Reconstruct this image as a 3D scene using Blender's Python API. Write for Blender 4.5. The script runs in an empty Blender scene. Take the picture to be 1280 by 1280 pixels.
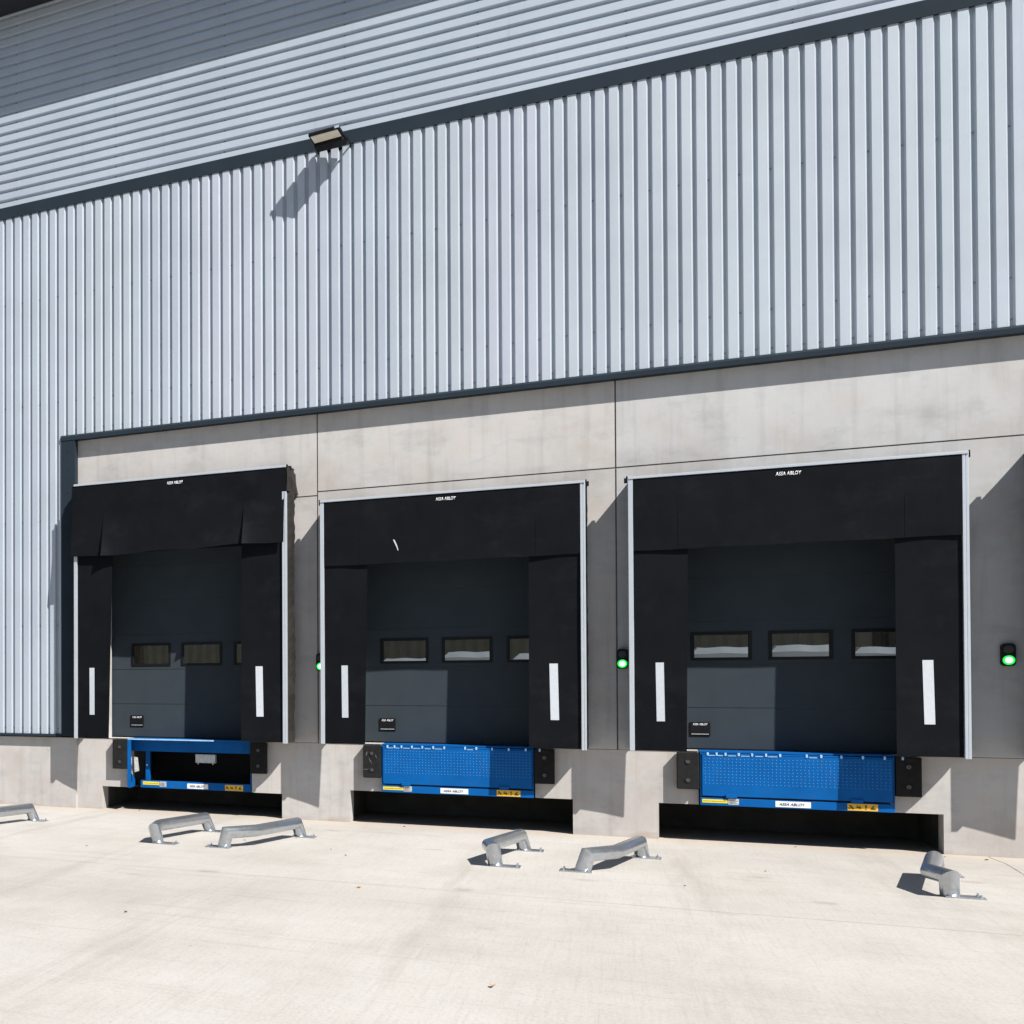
import bpy, bmesh, math, random
from mathutils import Vector, Matrix
random.seed(7)
SC = bpy.context.scene
COL = SC.collection

# ------------------------------------------------------------------ constants (metres)
S = 3.8886            # bay spacing
W = 3.4               # shelter width
D = 0.437             # shelter projection in front of the wall
R = 0.343             # door plane behind the wall face
ZB = 1.204            # underside of shelters
ZT = 4.836            # top of shelters
ZT1 = 5.419           # top of the tall shelter
SUN = Vector((1.43, -1.0, 1.92))

# ------------------------------------------------------------------ node helpers
def new_mat(name):
    m = bpy.data.materials.new(name); m.use_nodes = True
    nt = m.node_tree
    return m, nt, nt.nodes['Principled BSDF']

def nd(nt, typ, **kw):
    n = nt.nodes.new(typ)
    for k, v in kw.items():
        if k in n.inputs.keys():
            n.inputs[k].default_value = v
        else:
            setattr(n, k, v)
    return n

def coords(nt, scale=(1, 1, 1), rot=(0, 0, 0), kind='Object'):
    tc = nt.nodes.new('ShaderNodeTexCoord'); mp = nt.nodes.new('ShaderNodeMapping')
    mp.inputs['Scale'].default_value = scale; mp.inputs['Rotation'].default_value = rot
    nt.links.new(tc.outputs[kind], mp.inputs['Vector'])
    return mp.outputs['Vector']

def noise(nt, vec, scale, detail=4.0, rough=0.55):
    n = nt.nodes.new('ShaderNodeTexNoise')
    n.inputs['Scale'].default_value = scale; n.inputs['Detail'].default_value = detail
    n.inputs['Roughness'].default_value = rough
    nt.links.new(vec, n.inputs['Vector'])
    return n.outputs['Fac']

def ramp(nt, fac, stops):
    r = nt.nodes.new('ShaderNodeValToRGB')
    el = r.color_ramp.elements
    while len(el) < len(stops): el.new(0.5)
    for e, (p, c) in zip(el, stops):
        e.position = p; e.color = c if len(c) == 4 else (*c, 1)
    nt.links.new(fac, r.inputs['Fac'])
    return r.outputs['Color']

def mix(nt, fac, a, b, mode='MIX'):
    m = nt.nodes.new('ShaderNodeMix'); m.data_type = 'RGBA'; m.blend_type = mode
    for sock, v in ((m.inputs[0], fac), (m.inputs[6], a), (m.inputs[7], b)):
        if isinstance(v, (int, float)): sock.default_value = v
        elif isinstance(v, tuple): sock.default_value = v if len(v) == 4 else (*v, 1)
        else: nt.links.new(v, sock)
    return m.outputs[2]

def bump(nt, bsdf, height, strength=0.2, dist=0.01):
    b = nt.nodes.new('ShaderNodeBump')
    b.inputs['Strength'].default_value = strength; b.inputs['Distance'].default_value = dist
    nt.links.new(height, b.inputs['Height']); nt.links.new(b.outputs['Normal'], bsdf.inputs['Normal'])
    return b

def simple(name, col, rough=0.5, metal=0.0, var=0.12, scale=6.0, bstr=0.05, spec=0.5):
    m, nt, b = new_mat(name)
    v = coords(nt)
    f = noise(nt, v, scale, 5)
    lo = tuple(c * (1 - var) for c in col); hi = tuple(min(1, c * (1 + var)) for c in col)
    c = ramp(nt, f, [(0.3, lo), (0.7, hi)])
    nt.links.new(c, b.inputs['Base Color'])
    b.inputs['Roughness'].default_value = rough; b.inputs['Metallic'].default_value = metal
    b.inputs['Specular IOR Level'].default_value = spec
    if bstr: bump(nt, b, noise(nt, v, scale * 12, 3), bstr, 0.003)
    return m

M = {}
# sunlit yard slab: pale brushed concrete with stains, tyre marks and fine broom lines
def mat_ground():
    m, nt, b = new_mat('yard_concrete')
    v = coords(nt, kind='Generated'); v = coords(nt)
    big = noise(nt, v, 0.22, 6, 0.6)
    mid = noise(nt, coords(nt, (0.9, 0.5, 1)), 1.1, 8, 0.65)
    fine = noise(nt, v, 45, 4, 0.7)
    broom = noise(nt, coords(nt, (38, 1.1, 1), (0, 0, math.radians(2))), 1.0, 5, 0.7)
    drag = noise(nt, coords(nt, (0.35, 5.0, 1), (0, 0, math.radians(-3))), 1.0, 6, 0.6)
    c = ramp(nt, big, [(0.28, (0.315, 0.296, 0.273)), (0.5, (0.366, 0.349, 0.325)), (0.72, (0.405, 0.389, 0.367))])
    c = mix(nt, 0.75, c, ramp(nt, mid, [(0.3, (0.86, 0.845, 0.82)), (0.55, (1, 1, 1)), (0.8, (0.97, 0.95, 0.92))]), 'MULTIPLY')
    c = mix(nt, 0.8, c, ramp(nt, broom, [(0.3, (0.90, 0.89, 0.87)), (0.5, (1, 1, 1)), (0.75, (1.0, 0.99, 0.98))]), 'MULTIPLY')
    c = mix(nt, 0.8, c, ramp(nt, drag, [(0.22, (0.84, 0.825, 0.80)), (0.45, (1, 1, 1))]), 'MULTIPLY')
    c = mix(nt, 0.5, c, ramp(nt, fine, [(0.35, (0.86, 0.85, 0.84)), (0.6, (1, 1, 1))]), 'MULTIPLY')
    spots = nt.nodes.new('ShaderNodeTexVoronoi'); spots.inputs['Scale'].default_value = 1.6
    nt.links.new(v, spots.inputs['Vector'])
    c = mix(nt, 1.0, c, ramp(nt, spots.outputs['Distance'], [(0.012, (0.62, 0.58, 0.53)), (0.022, (1, 1, 1))]), 'MULTIPLY')
    # faint tyre tracks running into each bay, broken up by noise
    tv = coords(nt, (2*math.pi/1.9443, 1, 1), (0, 0, math.radians(1.5)))
    ts = nt.nodes.new('ShaderNodeSeparateXYZ'); nt.links.new(tv, ts.inputs[0])
    sn = nt.nodes.new('ShaderNodeMath'); sn.operation = 'SINE'; nt.links.new(ts.outputs['X'], sn.inputs[0])
    tn = noise(nt, coords(nt, (2.2, 0.16, 1)), 1.0, 6, 0.7)
    tm = nt.nodes.new('ShaderNodeMath'); tm.operation = 'MULTIPLY'
    nt.links.new(ramp(nt, sn.outputs[0], [(0.55, (0, 0, 0)), (0.95, (1, 1, 1))]), tm.inputs[0])
    nt.links.new(ramp(nt, tn, [(0.48, (0, 0, 0)), (0.70, (0.55, 0.55, 0.55))]), tm.inputs[1])
    c = mix(nt, tm.outputs[0], c, (0.235, 0.215, 0.19))
    # drips and oil spots
    ob = nt.nodes.new('ShaderNodeTexVoronoi'); ob.inputs['Scale'].default_value = 0.75
    wv = nt.nodes.new('ShaderNodeVectorMath'); wv.operation = 'ADD'
    nz = nt.nodes.new('ShaderNodeTexNoise'); nz.inputs['Scale'].default_value = 6.0; nt.links.new(v, nz.inputs['Vector'])
    sc_ = nt.nodes.new('ShaderNodeVectorMath'); sc_.operation = 'SCALE'; sc_.inputs['Scale'].default_value = 0.12
    nt.links.new(nz.outputs['Color'], sc_.inputs[0]); nt.links.new(v, wv.inputs[0]); nt.links.new(sc_.outputs[0], wv.inputs[1])
    nt.links.new(wv.outputs[0], ob.inputs['Vector'])
    c = mix(nt, 0.55, c, ramp(nt, ob.outputs['Distance'], [(0.03, (0.66, 0.63, 0.59)), (0.11, (1, 1, 1))]), 'MULTIPLY')
    grit = nt.nodes.new('ShaderNodeTexVoronoi'); grit.inputs['Scale'].default_value = 70
    nt.links.new(v, grit.inputs['Vector'])
    gs = nt.nodes.new('ShaderNodeSeparateColor'); nt.links.new(grit.outputs['Color'], gs.inputs[0])
    c = mix(nt, 0.5, c, ramp(nt, gs.outputs[0], [(0.0, (0.80, 0.79, 0.77)), (0.35, (1, 1, 1)), (1.0, (1.03, 1.03, 1.03))]), 'MULTIPLY')
    # dirt gathered along the foot of the wall
    sx = nt.nodes.new('ShaderNodeSeparateXYZ'); nt.links.new(v, sx.inputs[0])
    mr = nt.nodes.new('ShaderNodeMapRange'); mr.inputs[1].default_value = -0.9; mr.inputs[2].default_value = 0.05
    nt.links.new(sx.outputs['Y'], mr.inputs[0])
    mm = nt.nodes.new('ShaderNodeMath'); mm.operation = 'MULTIPLY'
    nt.links.new(mr.outputs[0], mm.inputs[0]); nt.links.new(mid, mm.inputs[1])
    c = mix(nt, mm.outputs[0], c, (0.36, 0.29, 0.22))
    nt.links.new(c, b.inputs['Base Color']); b.inputs['Roughness'].default_value = 0.85
    b.inputs['Specular IOR Level'].default_value = 0.25
    h = nt.nodes.new('ShaderNodeMath'); h.operation = 'ADD'
    nt.links.new(fine, h.inputs[0]); nt.links.new(broom, h.inputs[1])
    bump(nt, b, h.outputs[0], 0.25, 0.006)
    return m
M['ground'] = mat_ground()

def mat_wall(name, tint, splash=False):
    m, nt, b = new_mat(name)
    v = coords(nt)
    big = noise(nt, v, 0.9, 7, 0.62)
    streak = noise(nt, coords(nt, (6.0, 1, 0.45)), 1.2, 6, 0.62)
    cloud = noise(nt, coords(nt, (1.1, 1, 2.2)), 1.3, 8, 0.66)
    fine = noise(nt, v, 60, 4, 0.7)
    pores = nt.nodes.new('ShaderNodeTexVoronoi'); pores.inputs['Scale'].default_value = 22.0
    nt.links.new(v, pores.inputs['Vector'])
    t = tint
    c = ramp(nt, big, [(0.3, (0.325*t[0], 0.310*t[1], 0.297*t[2])), (0.5, (0.392*t[0], 0.386*t[1], 0.380*t[2])), (0.72, (0.43*t[0], 0.426*t[1], 0.424*t[2]))])
    c = mix(nt, 0.8, c, ramp(nt, streak, [(0.25, (0.80, 0.79, 0.77)), (0.5, (1, 1, 1)), (0.8, (1.0, 0.97, 0.945))]), 'MULTIPLY')
    c = mix(nt, 0.8, c, ramp(nt, cloud, [(0.28, (0.78, 0.775, 0.775)), (0.48, (1, 1, 1)), (0.68, (1, 0.94, 0.89))]), 'MULTIPLY')
    c = mix(nt, 0.7, c, ramp(nt, pores.outputs['Distance'], [(0.05, (0.66, 0.64, 0.62)), (0.10, (1, 1, 1))]), 'MULTIPLY')
    if splash:      # rain splash and mud along the foot of the wall
        sp = nt.nodes.new('ShaderNodeSeparateXYZ'); nt.links.new(v, sp.inputs[0])
        ad = nt.nodes.new('ShaderNodeMath'); ad.operation = 'MULTIPLY_ADD'; ad.inputs[1].default_value = 0.55; ad.inputs[2].default_value = -0.20
        nt.links.new(cloud, ad.inputs[0])
        sb = nt.nodes.new('ShaderNodeMath'); sb.operation = 'SUBTRACT'
        nt.links.new(ad.outputs[0], sb.inputs[0]); nt.links.new(sp.outputs['Z'], sb.inputs[1])
        c = mix(nt, ramp(nt, sb.outputs[0], [(0.0, (0, 0, 0)), (0.12, (0.55, 0.55, 0.55))]), c, (0.27, 0.20, 0.155))
    nt.links.new(c, b.inputs['Base Color']); b.inputs['Roughness'].default_value = 0.8
    b.inputs['Specular IOR Level'].default_value = 0.3
    bump(nt, b, fine, 0.12, 0.004)
    return m
M['wall'] = mat_wall('precast_concrete', (0.97, 0.985, 1.0))
M['wall_warm'] = mat_wall('precast_concrete_warm', (1.02, 1.0, 0.985))
M['wall_low'] = mat_wall('dock_wall_concrete', (1.02, 0.995, 0.975), True)
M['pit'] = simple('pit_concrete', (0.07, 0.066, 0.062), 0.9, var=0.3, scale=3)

def mat_clad(name, col, axis):
    m, nt, b = new_mat(name)
    v = coords(nt)
    f = noise(nt, v, 0.8, 4, 0.6)
    sc = (2.2, 1, 0.12) if axis == 'z' else (0.12, 1, 2.2)
    g = noise(nt, coords(nt, sc), 2.2, 3, 0.6)
    fine = noise(nt, v, 30, 3, 0.6)
    # each sheet left the mill with a slightly different tone
    sx = nt.nodes.new('ShaderNodeSeparateXYZ'); nt.links.new(v, sx.inputs[0])
    dv = nt.nodes.new('ShaderNodeMath'); dv.operation = 'DIVIDE'; dv.inputs[1].default_value = 0.979 if axis == 'z' else 1.02
    nt.links.new(sx.outputs['X' if axis == 'z' else 'Z'], dv.inputs[0])
    fl_ = nt.nodes.new('ShaderNodeMath'); fl_.operation = 'FLOOR'; nt.links.new(dv.outputs[0], fl_.inputs[0])
    wn = nt.nodes.new('ShaderNodeTexWhiteNoise'); wn.noise_dimensions = '1D'; nt.links.new(fl_.outputs[0], wn.inputs['W'])
    c = ramp(nt, f, [(0.3, tuple(x*0.94 for x in col)), (0.7, tuple(x*1.05 for x in col))])
    c = mix(nt, 0.7, c, ramp(nt, g, [(0.3, (0.93, 0.94, 0.98)), (0.5, (0.99, 0.99, 0.99)), (0.7, (0.96, 1.0, 1.0))]), 'MULTIPLY')
    c = mix(nt, 1.0, c, ramp(nt, wn.outputs['Value'], [(0.0, (0.94, 0.95, 0.97)), (0.5, (0.98, 0.99, 0.98)), (1.0, (1.02, 1.0, 1.02))]), 'MULTIPLY')
    run = noise(nt, coords(nt, (14, 1, 0.25) if axis == 'z' else (9, 1, 0.6)), 1.0, 5, 0.65)
    c = mix(nt, 0.6, c, ramp(nt, run, [(0.28, (0.86, 0.86, 0.85)), (0.42, (1, 1, 1))]), 'MULTIPLY')
    c = mix(nt, 0.4, c, ramp(nt, fine, [(0.35, (0.94, 0.94, 0.94)), (0.6, (1, 1, 1))]), 'MULTIPLY')
    nt.links.new(c, b.inputs['Base Color'])
    b.inputs['Metallic'].default_value = 0.15; b.inputs['Roughness'].default_value = 0.5; b.inputs['Specular IOR Level'].default_value = 0.3
    bump(nt, b, noise(nt, v, 1.3, 2), 0.10, 0.03)
    return m
M['clad'] = mat_clad('silver_cladding', (0.375, 0.412, 0.455), 'z')
M['clad_h'] = mat_clad('silver_cladding_upper', (0.365, 0.407, 0.462), 'x')
M['flash'] = simple('anthracite_flashing', (0.0185, 0.0265, 0.035), 0.5, 0.0, 0.08, 2.0, 0.02, spec=0.06)
M['soffit'] = simple('dark_soffit', (0.008, 0.010, 0.016), 0.6, 0, 0.1, 2.0, 0.02)
M['screw'] = simple('screw_steel', (0.16, 0.17, 0.19), 0.4, 0.6, 0.1, 30, 0)
M['seal'] = simple('joint_sealant', (0.10, 0.085, 0.072), 0.85, 0, 0.2, 8)

def mat_fabric(name, col, sheen):
    m, nt, b = new_mat(name)
    v = coords(nt)
    f = noise(nt, coords(nt, (1, 1, 0.6)), 2.4, 7, 0.65)
    dust = noise(nt, coords(nt, (1.5, 1, 2.5)), 1.1, 8, 0.7)
    c = ramp(nt, f, [(0.3, tuple(x*0.8 for x in col)), (0.7, tuple(x*1.2 for x in col))])
    c = mix(nt, ramp(nt, dust, [(0.52, (0, 0, 0)), (0.85, (0.4, 0.4, 0.4))]), c, tuple(x*2.6+0.006 for x in col))
    nt.links.new(c, b.inputs['Base Color'])
    b.inputs['Roughness'].default_value = 0.6; b.inputs['Specular IOR Level'].default_value = sheen
    wv = nt.nodes.new('ShaderNodeTexWave'); wv.inputs['Scale'].default_value = 90; wv.bands_direction = 'X'
    nt.links.new(v, wv.inputs['Vector'])
    bump(nt, b, noise(nt, coords(nt, (5.0, 1, 1.2)), 1.3, 4), 0.10, 0.03)
    return m
M['curtain'] = mat_fabric('black_pvc_curtain', (0.0050, 0.0058, 0.0075), 0.05)
M['cover'] = mat_fabric('grey_side_fabric', (0.0155, 0.0142, 0.0125), 0.2)
M['alu'] = simple('white_aluminium', (0.40, 0.43, 0.47), 0.35, 0.25, 0.04, 4, 0.01)
M['strip'] = simple('white_marker', (0.43, 0.455, 0.49), 0.45, 0, 0.05, 20, 0.02)
M['rubber'] = simple('black_rubber', (0.010, 0.0098, 0.010), 0.85, 0, 0.35, 14, 0.25, spec=0.2)
M['black'] = simple('black_plastic', (0.006, 0.006, 0.007), 0.5, 0, 0.2, 10, 0.02, spec=0.15)
M['door'] = simple('slate_door', (0.0325, 0.0415, 0.0495), 0.6, 0, 0.07, 3, 0.04, spec=0.02)
M['white'] = simple('white_print', (0.65, 0.65, 0.66), 0.5, 0, 0.02, 10, 0)
M['ink'] = simple('black_print', (0.02, 0.02, 0.02), 0.6, 0, 0.05, 10, 0)
M['red'] = simple('red_print', (0.45, 0.03, 0.02), 0.6, 0, 0.05, 10, 0)
M['yellow'] = simple('yellow_label', (0.62, 0.50, 0.03), 0.5, 0, 0.06, 12, 0)
M['amber'] = simple('amber_label', (0.62, 0.36, 0.01), 0.5, 0, 0.06, 12, 0)
M['grey'] = simple('grey_plate', (0.42, 0.42, 0.40), 0.5, 0.1, 0.25, 25, 0.05)

def mat_blue(name, col):
    m, nt, b = new_mat(name)
    v = coords(nt)
    f = noise(nt, v, 3.0, 6, 0.65); g = noise(nt, coords(nt, (6, 6, 2)), 2.0, 6, 0.7)
    c = ramp(nt, f, [(0.3, tuple(x*0.85 for x in col)), (0.7, tuple(x*1.1 for x in col))])
    c = mix(nt, ramp(nt, g, [(0.55, (0, 0, 0)), (0.8, (0.35, 0.35, 0.35))]), c, (0.04, 0.05, 0.06))
    sr = noise(nt, coords(nt, (55, 55, 5), (0, 0.5, 0)), 1.0, 3, 0.6)
    c = mix(nt, ramp(nt, sr, [(0.68, (0, 0, 0)), (0.74, (0.5, 0.5, 0.5))]), c, (0.10, 0.16, 0.26))
    dr = noise(nt, coords(nt, (3, 3, 9)), 1.5, 7, 0.75)
    c = mix(nt, ramp(nt, dr, [(0.60, (0, 0, 0)), (0.78, (0.4, 0.4, 0.4))]), c, (0.09, 0.065, 0.045))
    nt.links.new(c, b.inputs['Base Color'])
    b.inputs['Roughness'].default_value = 0.5; b.inputs['Specular IOR Level'].default_value = 0.1
    bump(nt, b, f, 0.08, 0.01)
    return m
M['blue'] = mat_blue('blue_paint', (0.001, 0.080, 0.275))
M['stud'] = simple('blue_stud_wear_glint', (0.035, 0.17, 0.42), 0.35, 0.1, 0.15, 40, 0)  # lighter than the lip: paint wear plus sun glint put into the colour
M['blue_sunlit'] = simple('sunlit_blue_edge', (0.30, 0.47, 0.68), 0.4, 0.2, 0.2, 20, 0.05)  # pale blue painted for sunlight on the hinge lugs and platform edge

def mat_galv():
    m, nt, b = new_mat('galvanised_steel')
    v = coords(nt)
    vo = nt.nodes.new('ShaderNodeTexVoronoi'); vo.inputs['Scale'].default_value = 28
    nt.links.new(v, vo.inputs['Vector'])
    sep = nt.nodes.new('ShaderNodeSeparateColor'); nt.links.new(vo.outputs['Color'], sep.inputs[0])
    c = ramp(nt, sep.outputs[0], [(0, (0.43, 0.46, 0.49)), (1, (0.50, 0.53, 0.56))])
    f = noise(nt, v, 5, 6, 0.7)
    c = mix(nt, 0.7, c, ramp(nt, f, [(0.3, (0.86, 0.87, 0.88)), (0.6, (1, 1, 1))]), 'MULTIPLY')
    nt.links.new(c, b.inputs['Base Color'])
    b.inputs['Metallic'].default_value = 0.9
    rr = nt.nodes.new('ShaderNodeMapRange'); rr.inputs[3].default_value = 0.24; rr.inputs[4].default_value = 0.36
    nt.links.new(f, rr.inputs[0]); nt.links.new(rr.outputs[0], b.inputs['Roughness'])
    return m
M['galv'] = mat_galv()

def mat_emit(name, col, strength):
    m, nt, b = new_mat(name)
    b.inputs['Base Color'].default_value = (0.02, 0.2, 0.05, 1)
    b.inputs['Emission Color'].default_value = (*col, 1); b.inputs['Emission Strength'].default_value = strength
    return m
M['green'] = mat_emit('green_lamp', (0.0, 0.62, 0.04), 0.9)
M['green_core'] = mat_emit('green_lamp_core', (0.42, 1.0, 0.48), 2.4)

def mat_glass():
    m, nt, b = new_mat('window_acrylic')
    out = nt.nodes['Material Output']; nt.nodes.remove(b)
    t = nd(nt, 'ShaderNodeBsdfTransparent'); t.inputs[0].default_value = (0.70, 0.72, 0.70, 1)
    g = nd(nt, 'ShaderNodeBsdfGlossy'); g.inputs['Roughness'].default_value = 0.03
    f = nd(nt, 'ShaderNodeFresnel'); f.inputs[0].default_value = 1.5
    mx = nt.nodes.new('ShaderNodeMixShader')
    nt.links.new(f.outputs[0], mx.inputs[0]); nt.links.new(t.outputs[0], mx.inputs[1]); nt.links.new(g.outputs[0], mx.inputs[2])
    nt.links.new(mx.outputs[0], out.inputs[0])
    return m
M['glass'] = mat_glass()
M['lens'] = simple('floodlight_lens', (0.66, 0.61, 0.51), 0.25, 0, 0.06, 12, 0)
M['inside'] = simple('interior_liner', (0.36, 0.335, 0.285), 0.7, 0, 0.15, 3)
M['wrap'] = simple('white_film', (0.115, 0.135, 0.165), 0.35, 0, 0.06, 8, 0.3)
M['leaf'] = simple('dry_leaf', (0.10, 0.055, 0.025), 0.8, 0, 0.3, 30)
M['leaf2'] = simple('orange_leaf', (0.36, 0.14, 0.03), 0.8, 0, 0.3, 30)
M['joint'] = simple('joint_filler', (0.33, 0.28, 0.24), 0.9, 0, 0.3, 5)

# ------------------------------------------------------------------ mesh builder
class MB:
    def __init__(s, *mats):
        s.bm = bmesh.new(); s.mats = list(mats)
    def mi(s, m):
        if m is None: return 0
        if m not in s.mats: s.mats.append(m)
        return s.mats.index(m)
    def box(s, x0, x1, y0, y1, z0, z1, m=None, bevel=0.0):
        i = s.mi(m)
        vs = [s.bm.verts.new(p) for p in ((x0,y0,z0),(x1,y0,z0),(x1,y1,z0),(x0,y1,z0),(x0,y0,z1),(x1,y0,z1),(x1,y1,z1),(x0,y1,z1))]
        fs = []
        for q in ((0,3,2,1),(4,5,6,7),(0,1,5,4),(1,2,6,5),(2,3,7,6),(3,0,4,7)):
            f = s.bm.faces.new([vs[k] for k in q]); f.material_index = i; fs.append(f)
        if bevel:
            es = {e for f in fs for e in f.edges}
            r = bmesh.ops.bevel(s.bm, geom=list(es), offset=bevel, segments=2, affect='EDGES', profile=0.5)
            for f in r['faces']: f.material_index = i
        return vs
    def quad(s, pts, m=None):
        f = s.bm.faces.new([s.bm.verts.new(p) for p in pts]); f.material_index = s.mi(m); return f
    def prism(s, pts, axis, a, b, m=None):
        """closed 2D outline extruded along axis between a and b"""
        def P(p, t):
            return {'x': (t, p[0], p[1]), 'y': (p[0], t, p[1]), 'z': (p[0], p[1], t)}[axis]
        i = s.mi(m)
        A = [s.bm.verts.new(P(p, a)) for p in pts]; B = [s.bm.verts.new(P(p, b)) for p in pts]
        n = len(pts)
        for k in range(n):
            f = s.bm.faces.new((A[k], A[(k+1) % n], B[(k+1) % n], B[k])); f.material_index = i
        for loop in (A[::-1], B):
            f = s.bm.faces.new(loop); f.material_index = i
    def disc(s, c, r, axis, t, m=None, n=20, r2=None):
        pts = [(math.cos(2*math.pi*k/n)*r, math.sin(2*math.pi*k/n)*r) for k in range(n)]
        if axis == 'y': s.prism([(c[0]+p[0], c[2]+p[1]) for p in pts], 'y', c[1], c[1]+t, m)
        if axis == 'z': s.prism([(c[0]+p[0], c[1]+p[1]) for p in pts], 'z', c[2], c[2]+t, m)
        if axis == 'x': s.prism([(c[1]+p[0], c[2]+p[1]) for p in pts], 'x', c[0], c[0]+t, m)
    def ring(s, c, r, rr, m=None, n=18, k=6):
        """small torus in the xz plane"""
        i = s.mi(m); V = []
        for a in range(n):
            A = 2*math.pi*a/n; row = []
            for b in range(k):
                B = 2*math.pi*b/k
                q = r + rr*math.cos(B)
                row.append(s.bm.verts.new((c[0]+q*math.cos(A), c[1]+rr*math.sin(B), c[2]+q*math.sin(A))))
            V.append(row)
        for a in range(n):
            for b in range(k):
                f = s.bm.faces.new((V[a][b], V[(a+1)%n][b], V[(a+1)%n][(b+1)%k], V[a][(b+1)%k])); f.material_index = i; f.smooth = True
    def sheet(s, fn, nu, nv, m=None, thick=0.0):
        """parametric sheet fn(u,v)->point"""
        i = s.mi(m)
        g = [[s.bm.verts.new(fn(a/nu, b/nv)) for b in range(nv+1)] for a in range(nu+1)]
        for a in range(nu):
            for b in range(nv):
                f = s.bm.faces.new((g[a][b], g[a+1][b], g[a+1][b+1], g[a][b+1])); f.material_index = i; f.smooth = True
        if thick:
            h = [[s.bm.verts.new(Vector(fn(a/nu, b/nv)) + Vector(thick)) for b in range(nv+1)] for a in range(nu+1)]
            for a in range(nu):
                for b in range(nv):
                    f = s.bm.faces.new((h[a][b], h[a][b+1], h[a+1][b+1], h[a+1][b])); f.material_index = i; f.smooth = True
            for a in range(nu):
                for b in (0, nv):
                    s.bm.faces.new((g[a][b], g[a+1][b], h[a+1][b], h[a][b])).material_index = i
            for b in range(nv):
                for a in (0, nu):
                    s.bm.faces.new((g[a][b], g[a][b+1], h[a][b+1], h[a][b])).material_index = i
    def tube(s, pts, r, m=None, n=24, caps=True):
        """round pipe with mitred joints"""
        i = s.mi(m); P = [Vector(p) for p in pts]; rings = []
        ref = None
        for k, p in enumerate(P):
            d0 = (P[k]-P[k-1]).normalized() if k else None
            d1 = (P[k+1]-P[k]).normalized() if k < len(P)-1 else None
            d = d0 or d1
            if ref is None:
                ref = Vector((1, 0, 0)) if abs(d.x) < 0.9 else Vector((0, 1, 0))
            if k == 0:
                u = (ref - d1*ref.dot(d1)).normalized(); w = d1.cross(u)
                rings.append([p + (u*math.cos(t)+w*math.sin(t))*r for t in (2*math.pi*j/n for j in range(n))])
            else:
                nrm = (d0 + d1).normalized() if d1 else d0
                rings.append([q + d0*((p-q).dot(nrm)/d0.dot(nrm)) for q in rings[-1]])
        V = [[s.bm.verts.new(q) for q in rg] for rg in rings]
        for a in range(len(V)-1):
            for j in range(n):
                f = s.bm.faces.new((V[a][j], V[a][(j+1)%n], V[a+1][(j+1)%n], V[a+1][j])); f.material_index = i; f.smooth = True
        if caps:
            s.bm.faces.new(V[0][::-1]).material_index = i; s.bm.faces.new(V[-1]).material_index = i
    def mesh(s, name):
        bmesh.ops.recalc_face_normals(s.bm, faces=s.bm.faces[:])
        for e in s.bm.edges:
            if len(e.link_faces) == 2 and e.calc_face_angle(0) > 0.6: e.smooth = False
        me = bpy.data.meshes.new(name); s.bm.to_mesh(me); s.bm.free()
        for m in s.mats: me.materials.append(m)
        return me
    def build(s, name, parent=None, label=None):
        o = bpy.data.objects.new(name, s.mesh(name)); COL.objects.link(o)
        if parent: o.parent = parent
        if label: o['label'] = label
        return o

def tag(o, label=None, cat=None, group=None, kind=None):
    for k, v in (('label', label), ('category', cat), ('group', group), ('kind', kind)):
        if v: o[k] = v
    return o
def thing(name, label, cat, loc=(0, 0, 0), group=None):
    o = bpy.data.objects.new(name, None); COL.objects.link(o); o.location = loc
    o.empty_display_size = 0.2
    return tag(o, label, cat, group)
def copy_tree(o, parent=None):
    c = o.copy(); COL.objects.link(c)
    if parent: c.parent = parent
    for ch in list(o.children): copy_tree(ch, c)
    return c

_txt = {}
def lettering(text, height, mat, name, parent, loc, depth=0.003, shear=0.15, bold=0.012, width=None):
    """flat lettering standing in the xz plane, facing -y, centred on loc"""
    key = (text, height, shear, bold, mat.name, width)
    if key not in _txt:
        cu = bpy.data.curves.new(name, 'FONT'); cu.body = text; cu.size = 1.0; cu.shear = shear
        cu.offset = bold; cu.extrude = 0.0; cu.align_x = 'CENTER'; cu.resolution_u = 3
        ob = bpy.data.objects.new(name, cu); COL.objects.link(ob)
        dg = bpy.context.evaluated_depsgraph_get(); dg.update()
        me = bpy.data.meshes.new_from_object(ob.evaluated_get(dg))
        bpy.data.objects.remove(ob); bpy.data.curves.remove(cu)
        xs = [v.co.x for v in me.vertices]; ys = [v.co.y for v in me.vertices]
        sy = height/(max(ys)-min(ys)); sx = (width/(max(xs)-min(xs))) if width else sy
        cx = (max(xs)+min(xs))/2; cy = (max(ys)+min(ys))/2
        bm = bmesh.new(); bm.from_mesh(me)
        for v in bm.verts: v.co = Vector(((v.co.x-cx)*sx, 0, (v.co.y-cy)*sy))
        bmesh.ops.dissolve_degenerate(bm, dist=1e-6, edges=bm.edges[:])
        r = bmesh.ops.extrude_face_region(bm, geom=bm.faces[:])
        for v in r['geom']:
            if isinstance(v, bmesh.types.BMVert): v.co.y -= depth
        bmesh.ops.recalc_face_normals(bm, faces=bm.faces[:])
        bm.to_mesh(me); bm.free()
        me.materials.clear(); me.materials.append(mat); me.name = name
        _txt[key] = me
    o = bpy.data.objects.new(name, _txt[key]); COL.objects.link(o); o.parent = parent; o.location = loc
    return o
LOGO = 'ASSA ABLOY'

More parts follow.
